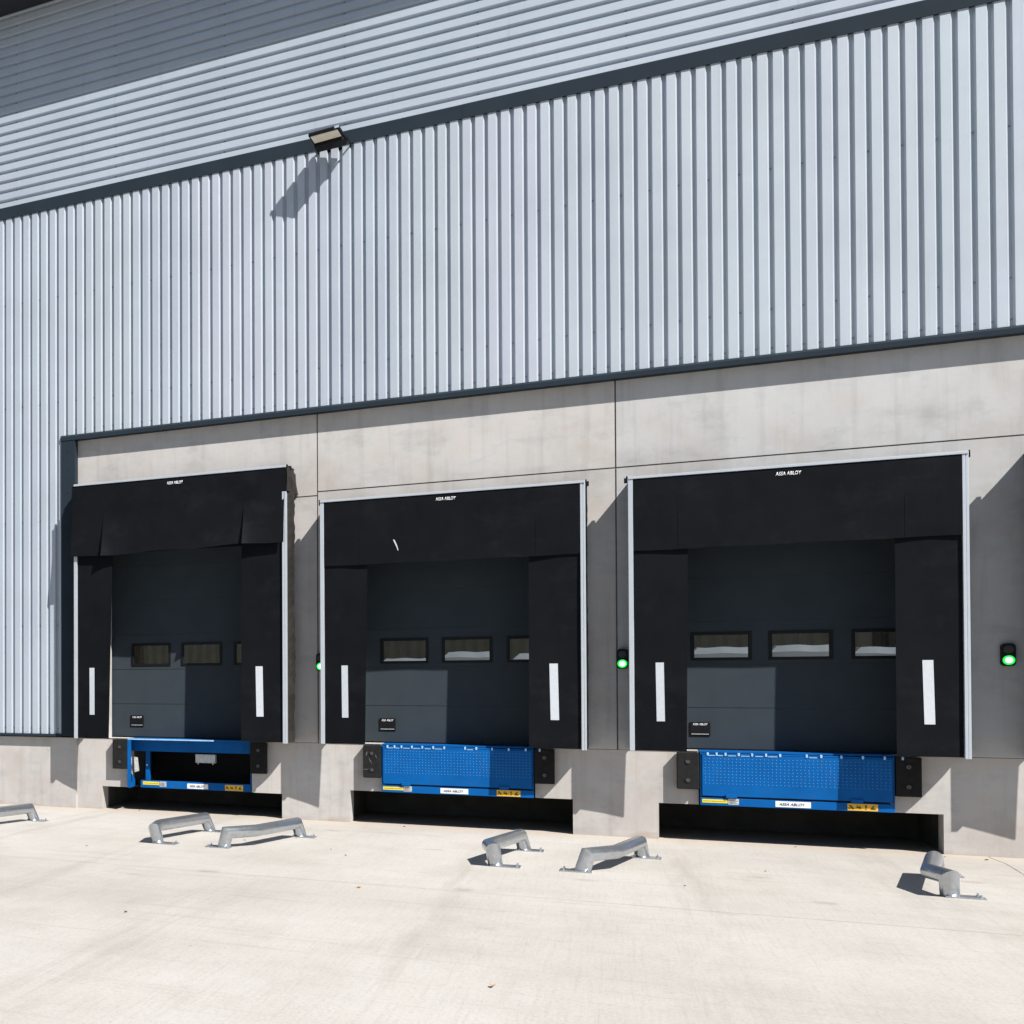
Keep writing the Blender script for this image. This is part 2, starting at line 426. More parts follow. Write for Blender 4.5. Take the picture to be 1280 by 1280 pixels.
def wall_grid(mb, xs, zs, solid, y0, depth):
    """a wall face made of cells, with reveals of the given depth round the openings"""
    nx, nz = len(xs)-1, len(zs)-1
    sol = lambda i, k: 0 <= i < nx and 0 <= k < nz and solid((xs[i]+xs[i+1])/2, (zs[k]+zs[k+1])/2)
    y1 = y0 + depth
    for i in range(nx):
        for k in range(nz):
            if not sol(i, k): continue
            a, b, c, d = xs[i], xs[i+1], zs[k], zs[k+1]
            mb.quad([(a,y0,c),(b,y0,c),(b,y0,d),(a,y0,d)]); mb.quad([(a,y1,c),(a,y1,d),(b,y1,d),(b,y1,c)])
            if not sol(i-1, k): mb.quad([(a,y0,c),(a,y0,d),(a,y1,d),(a,y1,c)])
            if not sol(i+1, k): mb.quad([(b,y0,c),(b,y1,c),(b,y1,d),(b,y0,d)])
            if not sol(i, k-1): mb.quad([(a,y0,c),(a,y1,c),(b,y1,c),(b,y0,c)])
            if not sol(i, k+1): mb.quad([(a,y0,d),(b,y0,d),(b,y1,d),(a,y1,d)])
    bmesh.ops.remove_doubles(mb.bm, verts=mb.bm.verts[:], dist=1e-5)

# ================================================================== THE SETTING
g = MB(M['ground'])
g.quad([(-160,-27,0),(220,-27,0),(220,2.3,0),(-160,2.3,0)])
tag(g.build('ground'), kind='structure')
g = MB(simple('bounce_cutting_dark', (0.05, 0.05, 0.052), 0.9, 0, 0.2, 2)); g.quad([(-160,-220,-0.004),(220,-220,-0.004),(220,-27,-0.004),(-160,-27,-0.004)])  # dark ground added out of view behind the camera to cut bounce light
tag(g.build('added_dark_ground'), kind='structure')
# saw-cut joints between the slabs
j = MB(M['joint'])
def strip_line(pts, w, z=0.004):
    for p, q in zip(pts, pts[1:]):
        p, q = Vector((*p, z)), Vector((*q, z)); d = (q-p).normalized(); n = Vector((-d.y, d.x, 0))*w/2
        j.quad([p-n, q-n, q+n, p+n])
strip_line([(-40,-1.28),(40,-1.28)], 0.007)
strip_line([(-40,-6.31),(40,-6.31)], 0.008)
strip_line([(11.40,-0.02),(11.42,-0.7),(11.36,-1.7),(11.30,-2.6),(11.33,-3.5),(11.35,-9)], 0.009)
tag(j.build('slab_joints'), kind='structure')

# ================================================================== WAREHOUSE
B = thing('warehouse_building', 'silver ribbed warehouse with pale concrete dock wall and dark eaves behind the loading bays', 'building')
BAYS = (0, 1, 2, 3)
def solid(x, z):
    for i in BAYS:
        l = x - i*S
        if 0.38 < l < 3.02 and 1.2 < z < 4.45: return False
        if i == 3: continue
        if (0.315 if i == 0 else 0.33) < l < 3.225 and z < (0.385 if i == 0 else 0.485): return False
        if 0.77 < l < 2.77 and 0.3 < z < 1.25: return False
    return True
def xbreaks(a, b):
    xs = {a, b}
    for i in BAYS:
        for l in (0.315, 0.33, 0.38, 0.77, 2.77, 3.02, 3.225):
            if a < i*S+l < b: xs.add(i*S+l)
    return sorted(xs)
ZS = [1.19, 1.2, 1.25, 4.45]
def panel(a, b, zj, mat):
    m = MB(mat); wall_grid(m, xbreaks(a, b), ZS + [zj-0.009], solid, 0.0, 0.30); m.build('concrete_panel', B)
    m = MB(mat); m.box(a, b, 0.0, 0.30, zj+0.009, 6.6); m.build('concrete_panel', B)
panel(-0.12, 3.757, 4.985, M['wall_warm'])
panel(3.775, 7.634, 5.044, M['wall_warm'])
panel(7.652, 25.7, 5.044, M['wall'])
m = MB(M['seal'])
for x in (3.766, 7.643): m.box(x-0.0088, x+0.0088, 0.010, 0.25, 1.195, 6.5)
m.box(-0.1, 3.757, 0.011, 0.25, 4.977, 4.993)
m.box(3.775, 7.634, 0.011, 0.25, 5.036, 5.052); m.box(7.652, 25.6, 0.011, 0.25, 5.036, 5.052)
m.build('joint_seal', B)
m = MB(M['wall_low']); m.box(-13.8, -0.1205, -0.055, 0.30, -0.05, 1.19, bevel=0.006); m.build('plinth', B)

for a, b in ((-0.12, 0.77), (2.77, S+0.77), (S+2.77, 2*S+0.77), (2*S+2.77, 25.7)):
    m = MB(M['wall_low']); wall_grid(m, xbreaks(a, b), [-0.05, 0.385, 0.485, 1.184], solid, 0.010, 0.29); m.build('dock_wall', B)
# lower cladding: vertical ribs
P = 0.1632; PH = 11.646
YC, YTR = -0.12, -0.080
def profile(u):
    return [(u-0.036, YC), (u-0.014, YTR), (u+0.008, YTR), (u+0.030, YC)]
def vertical_clad(mb, x0, x1, z0, z1):
    pts = [(x0, YC)]
    k0 = math.ceil((x0-PH)/P) ; k = k0
    while PH + k*P + 0.04 < x1:
        if PH + k*P - 0.045 > x0: pts += profile(PH + k*P)
        k += 1
    pts.append((x1, YC))
    A = [mb.bm.verts.new((p[0], p[1], z0)) for p in pts]; Bv = [mb.bm.verts.new((p[0], p[1], z1)) for p in pts]
    for a in range(len(pts)-1): mb.bm.faces.new((A[a], A[a+1], Bv[a+1], Bv[a]))
m = MB(M['clad'])
vertical_clad(m, -0.352, 25.8, 6.325, 10.262)
vertical_clad(m, -13.8, -0.352, 1.243, 10.262)
# end laps of the sheets and rows of self-drilling screws
k = -125
while PH + k*P < 15.8:
    u = PH + k*P - 0.006
    rows = [6.42] if u > -0.3 else [1.34]
    if k % 2 == 0: rows += [8.74, 6.92] + ([4.9, 3.1] if u < -0.3 else [])
    if u > -8.9:
        for z in rows:
            m.disc((u+random.uniform(-0.003, 0.003), YTR-0.011, z), 0.0105, 'y', 0.011, M['screw'], n=6)
            m.disc((u, YTR-0.014, z), 0.006, 'y', 0.004, M['screw'], n=6)
    k += 1
m.build('lower_cladding', B)
# upper cladding: horizontal ribs
m = MB(M['clad_h'])
PV = 0.170; zc = 10.46; pts = [(YC, 10.44)]
ph = 10.579
for k in range(0, 22):
    u = ph + k*PV
    if u + 0.04 > 13.9: break
    if u - 0.04 > 10.45: pts += [(YC, u-0.036), (YTR, u-0.014), (YTR, u+0.008), (YC, u+0.030)]
pts.append((YC, 13.95))
A = [m.bm.verts.new((-13.8, *p)) for p in pts]; Bv = [m.bm.verts.new((25.8, *p)) for p in pts]
for a in range(len(pts)-1): m.bm.faces.new((A[a], A[a+1], Bv[a+1], Bv[a]))
for xs_ in (-1.2, 0.6, 2.4, 4.2, 6.0, 7.8, 9.6):
    for k in range(0, 20, 1):
        m.disc((xs_, YTR-0.010, ph + k*PV - 0.003), 0.009, 'y', 0.010, M['screw'], n=6)
m.build('upper_cladding', B)
m = MB(M['flash'])
m.prism([(-0.10, 10.257), (-0.132, 10.257), (-0.132, 10.452), (-0.125, 10.466), (-0.10, 10.466)], 'x', -13.8, 5.80)
m.prism([(-0.10, 10.2585), (-0.1345, 10.2585), (-0.1345, 10.4535), (-0.125, 10.4675), (-0.10, 10.4675)], 'x', 5.80, 25.8)
m.build('band_flashing', B)
m = MB(M['flash'])
m.prism([(0.02, 6.237), (-0.150, 6.237), (-0.150, 6.300), (-0.128, 6.330), (-0.05, 6.330), (-0.05, 6.25), (0.02, 6.25)], 'x', -0.36, 6.9)
m.prism([(0.02, 6.2355), (-0.1525, 6.2355), (-0.1525, 6.3015), (-0.130, 6.3315), (-0.05, 6.3315), (-0.05, 6.252), (0.02, 6.252)], 'x', 6.9, 25.8)
m.build('drip_flashing', B)
m = MB(M['flash'])
m.box(-0.355, -0.105, -0.142, -0.125, 1.215, 6.236)
m.box(-0.125, -0.105, -0.125, -0.001, 1.215, 6.234)
for z in (1.7, 2.3, 2.9, 3.5, 4.1, 4.7, 5.35, 5.75, 6.05): m.disc((-0.235, -0.148, z), 0.010, 'y', 0.008, M['flash'], n=8)
m.build('corner_trim', B)
m = MB(M['flash']); m.prism([(-0.03, 1.215), (-0.150, 1.205), (-0.150, 1.245), (-0.03, 1.26)], 'x', -13.8, -0.356); m.build('base_flashing', B)
m = MB(M['soffit']); m.box(-14, 26, -0.98, 0.6, 13.86, 14.30)
m.box(-14, 26, -1.10, -0.983, 13.97, 14.32); m.build('eaves', B)
# shell behind the facade: a roof with one slot added to let sun inside, end walls, back wall, floor and liner
m = MB(M['inside'])
m.box(-14, 26, 0.601, 4.0, 14.0, 14.2); m.box(-14, 26, 6.4, 16, 14.0, 14.2); m.build('roof', B)
m = MB(M['inside'])
m.box(-14, -13.8, 0.45, 16, -0.05, 13.99); m.box(25.8, 26, 0.45, 16, -0.05, 13.99)
pts = []
x = -13.7
while x < 25.6:
    pts += [(x, 14.0), (x+0.12, 14.0), (x+0.15, 14.06), (x+0.22, 14.06)]; x += 0.25
A = [m.bm.verts.new((p[0], p[1], 0)) for p in pts]; Bv = [m.bm.verts.new((p[0], p[1], 13.99)) for p in pts]
for a in range(len(pts)-1): m.bm.faces.new((A[a], A[a+1], Bv[a+1], Bv[a]))
m.box(-13.79, 25.79, -0.03, 0.0, 6.7, 13.85)          # liner behind the cladding
m.box(-13.79, -0.13, 0.31, 0.4, -0.05, 6.69)
m.build('inner_wall', B)
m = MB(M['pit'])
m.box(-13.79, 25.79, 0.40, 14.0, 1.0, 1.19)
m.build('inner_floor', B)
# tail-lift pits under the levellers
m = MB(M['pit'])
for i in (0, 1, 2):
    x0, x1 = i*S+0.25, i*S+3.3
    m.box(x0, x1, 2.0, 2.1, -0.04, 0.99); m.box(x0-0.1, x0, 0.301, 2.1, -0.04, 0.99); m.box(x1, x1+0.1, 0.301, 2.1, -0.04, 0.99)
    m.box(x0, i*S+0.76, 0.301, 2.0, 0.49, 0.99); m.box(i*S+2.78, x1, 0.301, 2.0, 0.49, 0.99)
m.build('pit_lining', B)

# ------------------------------------------------------------------ sectional doors (parts of the building)
WIN = [(0.7505, 1.3394), (1.5943, 2.1836), (2.444, 3.03)]
WZ = (2.439, 2.741)
def build_door(i, label):
    m = MB(M['door'])
    x0, x1 = 0.36, 3.04
    zp = [1.215, 1.765, 2.345, 2.925, 3.50, 4.08, 4.60]
    for k in range(6):
        a, b = zp[k]+0.004, zp[k+1]-0.004
        xs = sorted({x0, x1} | ({q for w in WIN for q in w if q < x1}))
        if k == 2:
            wall_grid(m, xs, [a, WZ[0], WZ[1], b], lambda x, z: not (WZ[0] < z < WZ[1] and any(w[0] < x < w[1] for w in WIN)), R, 0.04)
        else:
            m.box(x0, x1, R, R+0.04, a, b)
    m.box(x0, x1, R+0.006, R+0.034, 1.216, 4.59, M['door']) if False else None
    for z in zp[1:-1]: m.box(x0, x1, R+0.006, R+0.034, z-0.0038, z+0.0038, M['ink'])
    m.box(x0, x1, R-0.012, R+0.03, 1.192, 1.2145, M['black'])
    d = m.build('sectional_door', B, label); d.location = (i*S, 0, 0)
    for a, b in WIN:
        b = min(b, 3.03)
        w = MB(M['black'])
        t = 0.038
        w.box(a-t, b+t, R-0.012, R-0.001, WZ[1], WZ[1]+t, bevel=0.003); w.box(a-t, b+t, R-0.012, R-0.001, WZ[0]-t, WZ[0], bevel=0.003)
        w.box(a-t, a, R-0.0118, R-0.001, WZ[0]+0.0005, WZ[1]-0.0005); w.box(b, min(b+t, 3.06), R-0.0118, R-0.001, WZ[0]+0.0005, WZ[1]-0.0005)
        w.quad([(a, R+0.012, WZ[0]), (b, R+0.012, WZ[0]), (b, R+0.012, WZ[1]), (a, R+0.012, WZ[1])], M['glass'])
        w.build('window', d)
    h = MB(M['black']); h.box(0.693, 0.922, R-0.014, R-0.001, 1.385, 1.572, bevel=0.006)
    h.box(0.712, 0.903, R-0.020, R-0.0145, 1.405, 1.413, M['grey'])
    ho = h.build('handle_plate', d)
    # the maker's lettering is joined into the handle plate mesh
    lo = lettering(LOGO, 0.028, M['white'], 'handle_plate_print', d, (0, 0, 0), 0.002, width=0.165)
    me = lo.data.copy(); bm = bmesh.new(); bm.from_mesh(ho.data)
    n0 = len(bm.faces); nv = len(bm.verts); bm.from_mesh(me)
    bm.verts.ensure_lookup_table(); bm.faces.ensure_lookup_table()
    for v in bm.verts[nv:]: v.co += Vector((0.8075, R-0.0145, 1.540))
    for f in bm.faces[n0:]: f.material_index = len(ho.data.materials)
    bm.to_mesh(ho.data); bm.free(); ho.data.materials.append(M['white'])
    bpy.data.objects.remove(lo); bpy.data.meshes.remove(me)
    return d
build_door(0, 'slate grey sectional door behind the tall shelter')
build_door(1, 'slate grey sectional door behind the scratched shelter')
build_door(2, 'slate grey sectional door behind the right hand shelter')
build_door(3, 'slate grey sectional door at the right edge')

# ================================================================== DOCK SHELTERS
def wob(x, z, s=0): return 0.006*math.sin(2.3*x+1.7*z+s) + 0.004*math.sin(5.1*x-2.9*z+2*s)
def make_shelter(name, label, i, tall=False, flare=0.08, scuff=False):
    t = thing(name, label, 'dock shelter', (i*S + (0.085 if i == 3 else 0), 0, 0), 'black dock shelters round the loading doors')
    zt = ZT1 if tall else ZT
    hem = 4.20 if tall else 3.845
    # header curtain: one cloth whose lower part is cut by two slits into three flaps
    m = MB(M['curtain'])
    if tall: xe = [-0.035, 0.510, 2.768, 3.372]
    else: xe = [0.058, 0.545, 2.815, 3.338]
    zslit = 4.93 if tall else 4.36
    top = zt - 0.034
    YH = -D - 0.030
    base = lambda x, z: YH + 0.8*wob(x, z, i)*min(1, (top-z)*2.5)
    m.sheet(lambda u, v: (xe[0]+(xe[3]-xe[0])*u, base(xe[0]+(xe[3]-xe[0])*u, zslit+(top-zslit)*v), zslit+(top-zslit)*v), 60, 10, None, (0, 0.006, 0))
    for n in range(3):
        a, b = xe[n] + (0.0015 if n else 0), xe[n+1] - (0.0015 if n < 2 else 0)
        def fn(u, v, a=a, b=b, n=n):
            x = a + (b-a)*u; z = hem + (zslit-hem)*v
            drop = 1-v; y = base(x, z)
            if tall:
                y -= 0.055*drop**1.3
                if n == 1: y -= 0.085*drop**1.4*math.exp(-(x-a)/0.11); z += 0.05*drop*u
                if n == 2: y -= 0.080*drop**1.4*math.exp(-(x-a)/0.13); z += (0.045+0.01*u)*drop
                z += 0.012*math.sin(5*x+1)*drop
            else:
                if n != 1: y += 0.007*drop*(1-abs(2*u-1))
                z += 0.004*math.sin(6*x+i)*drop
            return (x, y, z)
        m.sheet(fn, 30 if n == 1 else 12, 14, None, (0, 0.006, 0))
    if not tall:
        m.box(0.056, 3.3415, YH+0.030, YH+0.036, hem+0.10, top+0.01)  # hidden backing added to keep sun from leaking past the cloth
    else:
        m.box(0.056, 3.3415, YH+0.075, YH+0.081, hem+0.035, top+0.01); m.box(3.3425, 3.402, -D-0.02, -D+0.06, ZT1-0.399, top); m.box(0.001, 0.055, -D-0.02, -D+0.06, hem+0.051, top)  # backing and corner fillers added to block sun leaks onto the door
    hc = m.build('header_curtain', t)
    lettering(LOGO, 0.047, M['white'], 'lettering', hc, (1.70, YH-0.003, 5.302 if tall else 4.727), 0.003, width=0.26)
    if scuff:
        s = MB(M['strip']); ys = YH + 0.8*wob(1.04, 4.1, i) - 0.003
        s.prism([(1.008, 4.186), (1.022, 4.150), (1.050, 4.085), (1.072, 4.022), (1.080, 4.026), (1.062, 4.10), (1.040, 4.158), (1.026, 4.185)], 'y', ys-0.003, ys+0.004)
        s.build('scratch', hc)
    # side curtains
    for side in (0, 1):
        m = MB(M['curtain'])
        xo, xi = (0.058, 0.655) if side == 0 else (3.338, 2.728)
        xb = 0.625 if side == 0 else 2.722
        fl = flare if side == 0 else 0.035
        ztop = hem + 0.12
        def fn(u, v, side=side):
            z = ZB + (ztop-ZB)*v
            e = xb + (xi-xb)*v
            x = xo + (e-xo)*u
            y = -D - fl*u*(1-v)**0.9 + 0.35*wob(x*1.5, z, 3+i+side) + (0.012*u)
            return (x, y, z - 0.004*math.sin(4*u+i)*(1-v))
        m.sheet(fn, 8, 20, None, (0, 0.007, 0))
        sc = m.build('side_curtain', t)
        m = MB(M['strip'])
        xa, xc = (0.298, 0.388) if side == 0 else (2.975, 3.075)
        if tall and side == 0: xa, xc = (0.272, 0.362)
        if tall and side == 1: xa, xc = (2.945, 3.050)
        def fs(u, v):
            z = 1.59 + 0.772*v; x = xa + (xc-xa)*u + (0.008 if side == 0 else 0.012)*(0.5-v)
            uu = (x-xo)/(xb-xo); vv = (z-ZB)/(ztop-ZB)
            y = -D - fl*uu*(1-vv)**0.9 + 0.35*wob(x*1.5, z, 3+i+side) + 0.012*uu
            return (x, y-0.003, z)
        m.sheet(fs, 2, 12)
        m.build('marker_strip', sc)
    # front rails
    m = MB(M['alu']); m.box(0.0, W, -D-0.042, -D+0.05, zt-0.033, zt, bevel=0.003); m.build('frame_rail', t)
    ztr = (zt - 0.40) if tall else zt-0.0335
    m = MB(M['alu']); m.box(0.0, 0.055, -D-0.032, -D+0.05, ZB-0.01, (hem+0.05 if tall else ztr), bevel=0.004); m.build('frame_rail', t)
    m = MB(M['alu'])
    m.box(3.342, 3.372, -D-0.032, -D+0.05, ZB-0.02, ztr, bevel=0.004); m.box(3.374, 3.402, -D-0.026, -D+0.05, ZB-0.02, ztr, bevel=0.004)
    m.build('frame_rail', t)
    # side and top covers between the front frame and the wall
    for side in (0, 1):
        m = MB(M['cover'] if tall else M['curtain'])
        xs_ = 0.006 if side == 0 else W-0.006
        sg = -1 if side == 0 else 1
        def fc(u, v):
            y = (-D+0.051) + (D-0.055)*u; z = ZB+0.0 + (zt-0.021-ZB)*v
            fold = 0.007*math.sin(17*z+7*u+2.5*math.sin(2.3*z)) + 0.005*math.sin(41*z-13*u+1.7*math.sin(5*z)) + 0.008*math.sin(3.1*z)
            hump = math.sin(math.pi*min(1, u*1.15))**0.7 if u < 0.869 else 0.0
            x = xs_ + ((0.068 + fold)*hump if tall else (0.026*side - 0.008*(1-side) + 0.3*fold*side)*hump)*sg
            return (x, y, z)
        m.sheet(fc, 14, 140, None, (-0.006*sg, 0, 0))
        m.build('side_cover', t)
    m = MB(M['cover'] if tall else M['curtain'])
    m.sheet(lambda u, v: (0.001+(W-0.002)*u, (-D+0.0495)+(D-0.052)*v, zt-0.02-0.012*math.sin(math.pi*v)), 16, 4, None, (0, 0, -0.006))
    m.build('top_cover', t)
    if tall:
        for side in (0, 1):
            m = MB(M['cover'])
            sg = -1 if side == 0 else 1; x0_ = 0.0 if side == 0 else W
            def fh(u, v):
                y = (-D-0.02) + (D+0.01)*u
                zl = 5.03 - 0.02*u
                z = zl + (zt+0.012-0.10*u**2 - zl)*v
                x = x0_ + sg*(0.008 + 0.075*u*(1-0.35*v) + 0.012*math.sin(9*u+3*v))
                return (x, y, z)
            if side == 1:
                m.sheet(fh, 8, 8, None, (-0.006*sg, 0, 0)); m.build('hood_flap', t)
    # black end caps of the lifting arm
    for a, b in ((-0.042, -0.002), (W+0.003, W+0.043)):
        m = MB(M['black']); m.box(a, b, -0.33, -0.26, zt-0.055, zt+0.006, bevel=0.004); m.build('arm_cap', t)
        m = MB(M['black']); m.box(a*0.5 if a < 0 else W+0.003, b if a < 0 else W+0.02, -D-0.01, -D+0.03, zt-0.025, zt+0.014, bevel=0.003); m.build('rail_cap', t)
    return t
make_shelter('dock_shelter', 'tall black dock shelter with drooping header flaps beside the dark corner trim', 0, True, 0.12)
make_shelter('dock_shelter', 'black dock shelter with a small white scratch on its header curtain', 1, False, 0.095, True)
make_shelter('dock_shelter', 'black dock shelter with clean header, set between the two full green lights', 2, False, 0.055)
make_shelter('dock_shelter', 'black dock shelter at the right edge showing only its corner cap', 3, False, 0.08)

# ================================================================== DOCK LEVELLERS
def box_part(name, parent, mat, boxes, bevel=0.0):
    m = MB(mat)
    for b in boxes: m.box(*b[:6], b[6] if len(b) > 6 else None, bevel=bevel)
    return m.build(name, parent)
def warning_label(parent, x0, x1, z0, z1, y):
    m = MB(M['amber'])
    m.box(x0, x1, y-0.0035, y, z0, z1)
    w = x1-x0; h = z1-z0
    for k in range(4):
        cx = x0 + w*(0.14+0.235*k); cz = z0+h*0.5; ink = M['red'] if k == 1 else M['ink']
        # small pictograms: a figure, an arrow, a bar with an exclamation mark, a crushed hand
        if k == 0:
            m.prism([(cx-0.028, cz+0.020), (cx-0.008, cz+0.024), (cx+0.024, cz-0.022), (cx+0.010, cz-0.024)], 'y', y-0.0065, y-0.004, ink); m.disc((cx-0.020, y-0.0065, cz-0.012), 0.008, 'y', 0.0025, ink, 10)
        elif k == 1:
            m.prism([(cx-0.024, cz+0.006), (cx+0.004, cz+0.006), (cx+0.004, cz+0.020), (cx+0.024, cz-0.010), (cx+0.004, cz-0.024), (cx+0.004, cz-0.010), (cx-0.024, cz-0.010)], 'y', y-0.0065, y-0.004, M['ink']); m.disc((cx-0.014, y-0.0065, cz+0.018), 0.007, 'y', 0.0025, ink, 10)
        elif k == 2:
            m.prism([(cx-0.006, cz-0.008), (cx+0.006, cz-0.008), (cx+0.009, cz+0.028), (cx-0.009, cz+0.028)], 'y', y-0.0065, y-0.004, ink); m.disc((cx, y-0.0065, cz-0.021), 0.007, 'y', 0.0025, ink, 10)
        else:
            m.prism([(cx-0.026, cz-0.022), (cx+0.022, cz-0.022), (cx+0.026, cz-0.010), (cx-0.004, cz-0.004), (cx+0.016, cz+0.024), (cx+0.004, cz+0.026), (cx-0.020, cz-0.004)], 'y', y-0.0065, y-0.004, ink)
    return m.build('warning_label', parent)
def brand_plate(parent, x0, x1, z0, z1, y):
    m = MB(M['white']); m.box(x0, x1, y-0.0035, y, z0, z1); o = m.build('name_plate', parent)
    lettering(LOGO, (z1-z0)*0.46, M['ink'], 'lettering', o, ((x0+x1)/2-0.01, y-0.004, (z0+z1)/2), 0.002, 0.25, 0.012, (x1-x0)*0.74)
    return o
def yellow_tag(parent, x0, x1, z0, z1, y):
    m = MB(M['yellow']); m.box(x0, x1, y-0.0035, y, z0, z1)
    x = x0+0.012
    while x < x1-0.02:
        w = random.uniform(0.006, 0.018); m.box(x, x+w, y-0.0048, y-0.0038, z0+(z1-z0)*0.40, z0+(z1-z0)*0.56, M['ink']); x += w+0.006
    return m.build('yellow_label', parent)
def serial_plate(parent, x0, x1, z0, z1, y):
    m = MB(M['grey'], M['white']); m.box(x0, x1, y-0.0035, y, z0, z1)
    for q in range(4):
        m.box(x0+0.012, x1-0.012-0.02*(q % 2), y-0.0046, y-0.0038, z0+(z1-z0)*(0.15+0.2*q), z0+(z1-z0)*(0.22+0.2*q), M['ink'])
    return m.build('rating_plate', parent)

def make_leveller(label, loc):
    t = thing('dock_leveller', label, 'dock leveller', loc, 'blue dock levellers with hinged lip')
    YF = -0.085
    box_part('platform', t, M['blue'], [(0.785, 2.755, -0.060, 1.9, 1.175, 1.199), (0.80, 2.74, 0.0, 1.9, 1.05, 1.174), (0.84, 2.70, 0.02, 0.06, 0.60, 1.049, M['black'])])
    # side plates
    box_part('side_plate', t, M['blue'], [(0.7865, 0.800, YF+0.002, 0.5, 0.60, 1.174)])
    box_part('side_plate', t, M['blue'], [(2.742, 2.7535, YF+0.002, 0.5, 0.60, 1.174)])
    # folded lip with raised studs
    m = MB(M['blue'])
    m.box(0.806, 2.736, YF-0.012, YF+0.012, 0.612, 1.146, bevel=0.003)
    i = m.mi(M['stud'])
    n = 46; nr = 9
    for a in range(n):
        for b in range(nr):
            cx = 0.835 + a*(1.872/(n-1)) + (0.0 if b % 2 else 0.004); cz = 0.775 + b*0.0405
            r = 0.0085; y0 = YF-0.0122
            ring_ = [m.bm.verts.new((cx+r*math.cos(q)*1.0, y0, cz+r*math.sin(q)*0.8)) for q in (0.4, 1.45, 2.5, 3.55, 4.6, 5.65)]
            cap = [m.bm.verts.new((cx+r*0.35*math.cos(q), y0-0.005, cz+r*0.35*math.sin(q))) for q in (0.4, 1.45, 2.5, 3.55, 4.6, 5.65)]
            for k in range(6):
                f = m.bm.faces.new((ring_[k], ring_[(k+1) % 6], cap[(k+1) % 6], cap[k])); f.material_index = i
            m.bm.faces.new(cap).material_index = i
    m.build('lip', t)
    # hinge along the top of the lip
    m = MB(M['blue_sunlit'])
    m.tube([(0.80, YF-0.002, 1.158), (2.742, YF-0.002, 1.158)], 0.010, M['blue'], 10)
    xk = 0.855
    for step in (0.0, 0.095, 0.095, 0.14, 0.14, 0.145, 0.145, 0.27, 0.145, 0.2, 0.21, 0.21, 0.17):
        xk += step
        m.box(xk, xk+0.022, YF-0.020, YF+0.02, 1.140, 1.180, bevel=0.004)
    xk = 0.877
    for a, b in ((0.877, 0.945), (0.972, 1.03), (1.08, 1.17), (1.22, 1.31), (1.37, 1.45), (1.50, 1.60), (1.92, 2.0)):
        m.box(a, b, YF-0.017, YF-0.013, 1.138, 1.148)  # pale segments painted where the sun catches the hinge line
    m.build('lip_hinge', t)
    box_part('lip_rest', t, M['blue'], [(1.055, 1.175, YF-0.030, YF+0.02, 0.592, 0.640)], 0.004)
    box_part('lip_rest', t, M['blue'], [(2.330, 2.450, YF-0.030, YF+0.02, 0.592, 0.640)], 0.004)
    fr = box_part('front_beam', t, M['blue'], [(0.7855, 2.7545, YF-0.006, YF+0.08, 0.487, 0.588)], 0.003)
    y = YF-0.0062
    yellow_tag(fr, 0.805, 1.075, 0.522, 0.568, y); serial_plate(fr, 1.082, 1.195, 0.507, 0.583, y)
    brand_plate(fr, 1.575, 1.935, 0.502, 0.577, y); warning_label(fr, 2.297, 2.592, 0.496, 0.581, y)
    return t
lv = make_leveller('blue dock leveller with studded lip under the scratched shelter', (S, 0, 0))
l2 = copy_tree(lv); l2.location = (2*S, 0, 0); l2['label'] = 'blue dock leveller with studded lip under the right hand shelter'

t = thing('dock_leveller', 'blue dock leveller with open front and no lip under the tall shelter', 'dock leveller', (0, 0, 0))
box_part('platform', t, M['blue'], [(0.785, 2.755, -0.085, 1.9, 1.180, 1.199), (0.787, 2.20, -0.089, -0.0855, 1.178, 1.1985, M['blue_sunlit']), (0.81, 2.74, 0.10, 1.9, 0.985, 1.1795)])  # pale front strip imitates the sunlit stretch of the edge
m = MB(M['blue'])
m.prism([(-0.10, 0.385), (-0.10, 1.178), (0.24, 1.178), (0.24, 1.10), (0.05, 0.98), (0.06, 0.62), (0.24, 0.50), (0.24, 0.385)], 'x', 0.7865, 0.803)
m.box(0.7868, 0.850, -0.101, -0.092, 0.386, 1.176); sp = m.build('side_plate', t)
m = MB(M['grey']); m.prism([(0.07, 0.88), (-0.05, 0.91), (-0.045, 0.62), (0.055, 0.66)], 'x', 0.8032, 0.808); m.prism([(0.875, 0.895), (0.935, 0.885), (0.960, 0.665), (0.885, 0.640)], 'y', -0.03, -0.02, M['grey'])
m.build('grey_panel', sp)
box_part('side_plate', t, M['blue'], [(2.735, 2.7535, 0.05, 0.5, 0.386, 1.178)])
box_part('inner_post', t, M['blue'], [(1.005, 1.075, 0.17, 0.23, 0.50, 1.07), (1.02, 1.045, 0.155, 0.17, 0.74, 0.77, M['galv'])], 0.003)
fr = box_part('front_beam', t, M['blue'], [(0.96, 2.734, 0.05, 0.13, 0.388, 0.505)], 0.003)
y = 0.0498
yellow_tag(fr, 1.00, 1.27, 0.437, 0.490, y); serial_plate(fr, 1.28, 1.39, 0.412, 0.495, y)
brand_plate(fr, 1.735, 2.07, 0.402, 0.482, y); warning_label(fr, 2.34, 2.62, 0.395, 0.485, y)
m = MB(M['grey']); m.box(1.83, 2.15, 0.18, 0.26, 0.815, 0.955, bevel=0.005); m.box(1.845, 1.905, 0.1775, 0.1798, 0.855, 0.92, M['strip'])
for q in range(5): m.box(1.93+0.04*q, 1.955+0.04*q, 0.1775, 0.1798, 0.84, 0.93, M['strip'])
m.box(1.86, 1.875, 0.19, 0.21, 0.79, 0.815); m.box(2.10, 2.115, 0.19, 0.21, 0.79, 0.815)
m.build('control_box', t)
box_part('back_plate', t, M['black'], [(0.82, 2.73, 1.2, 1.25, 0.40, 0.98), (0.825, 2.73, 0.131, 1.2, 0.389, 0.40)])

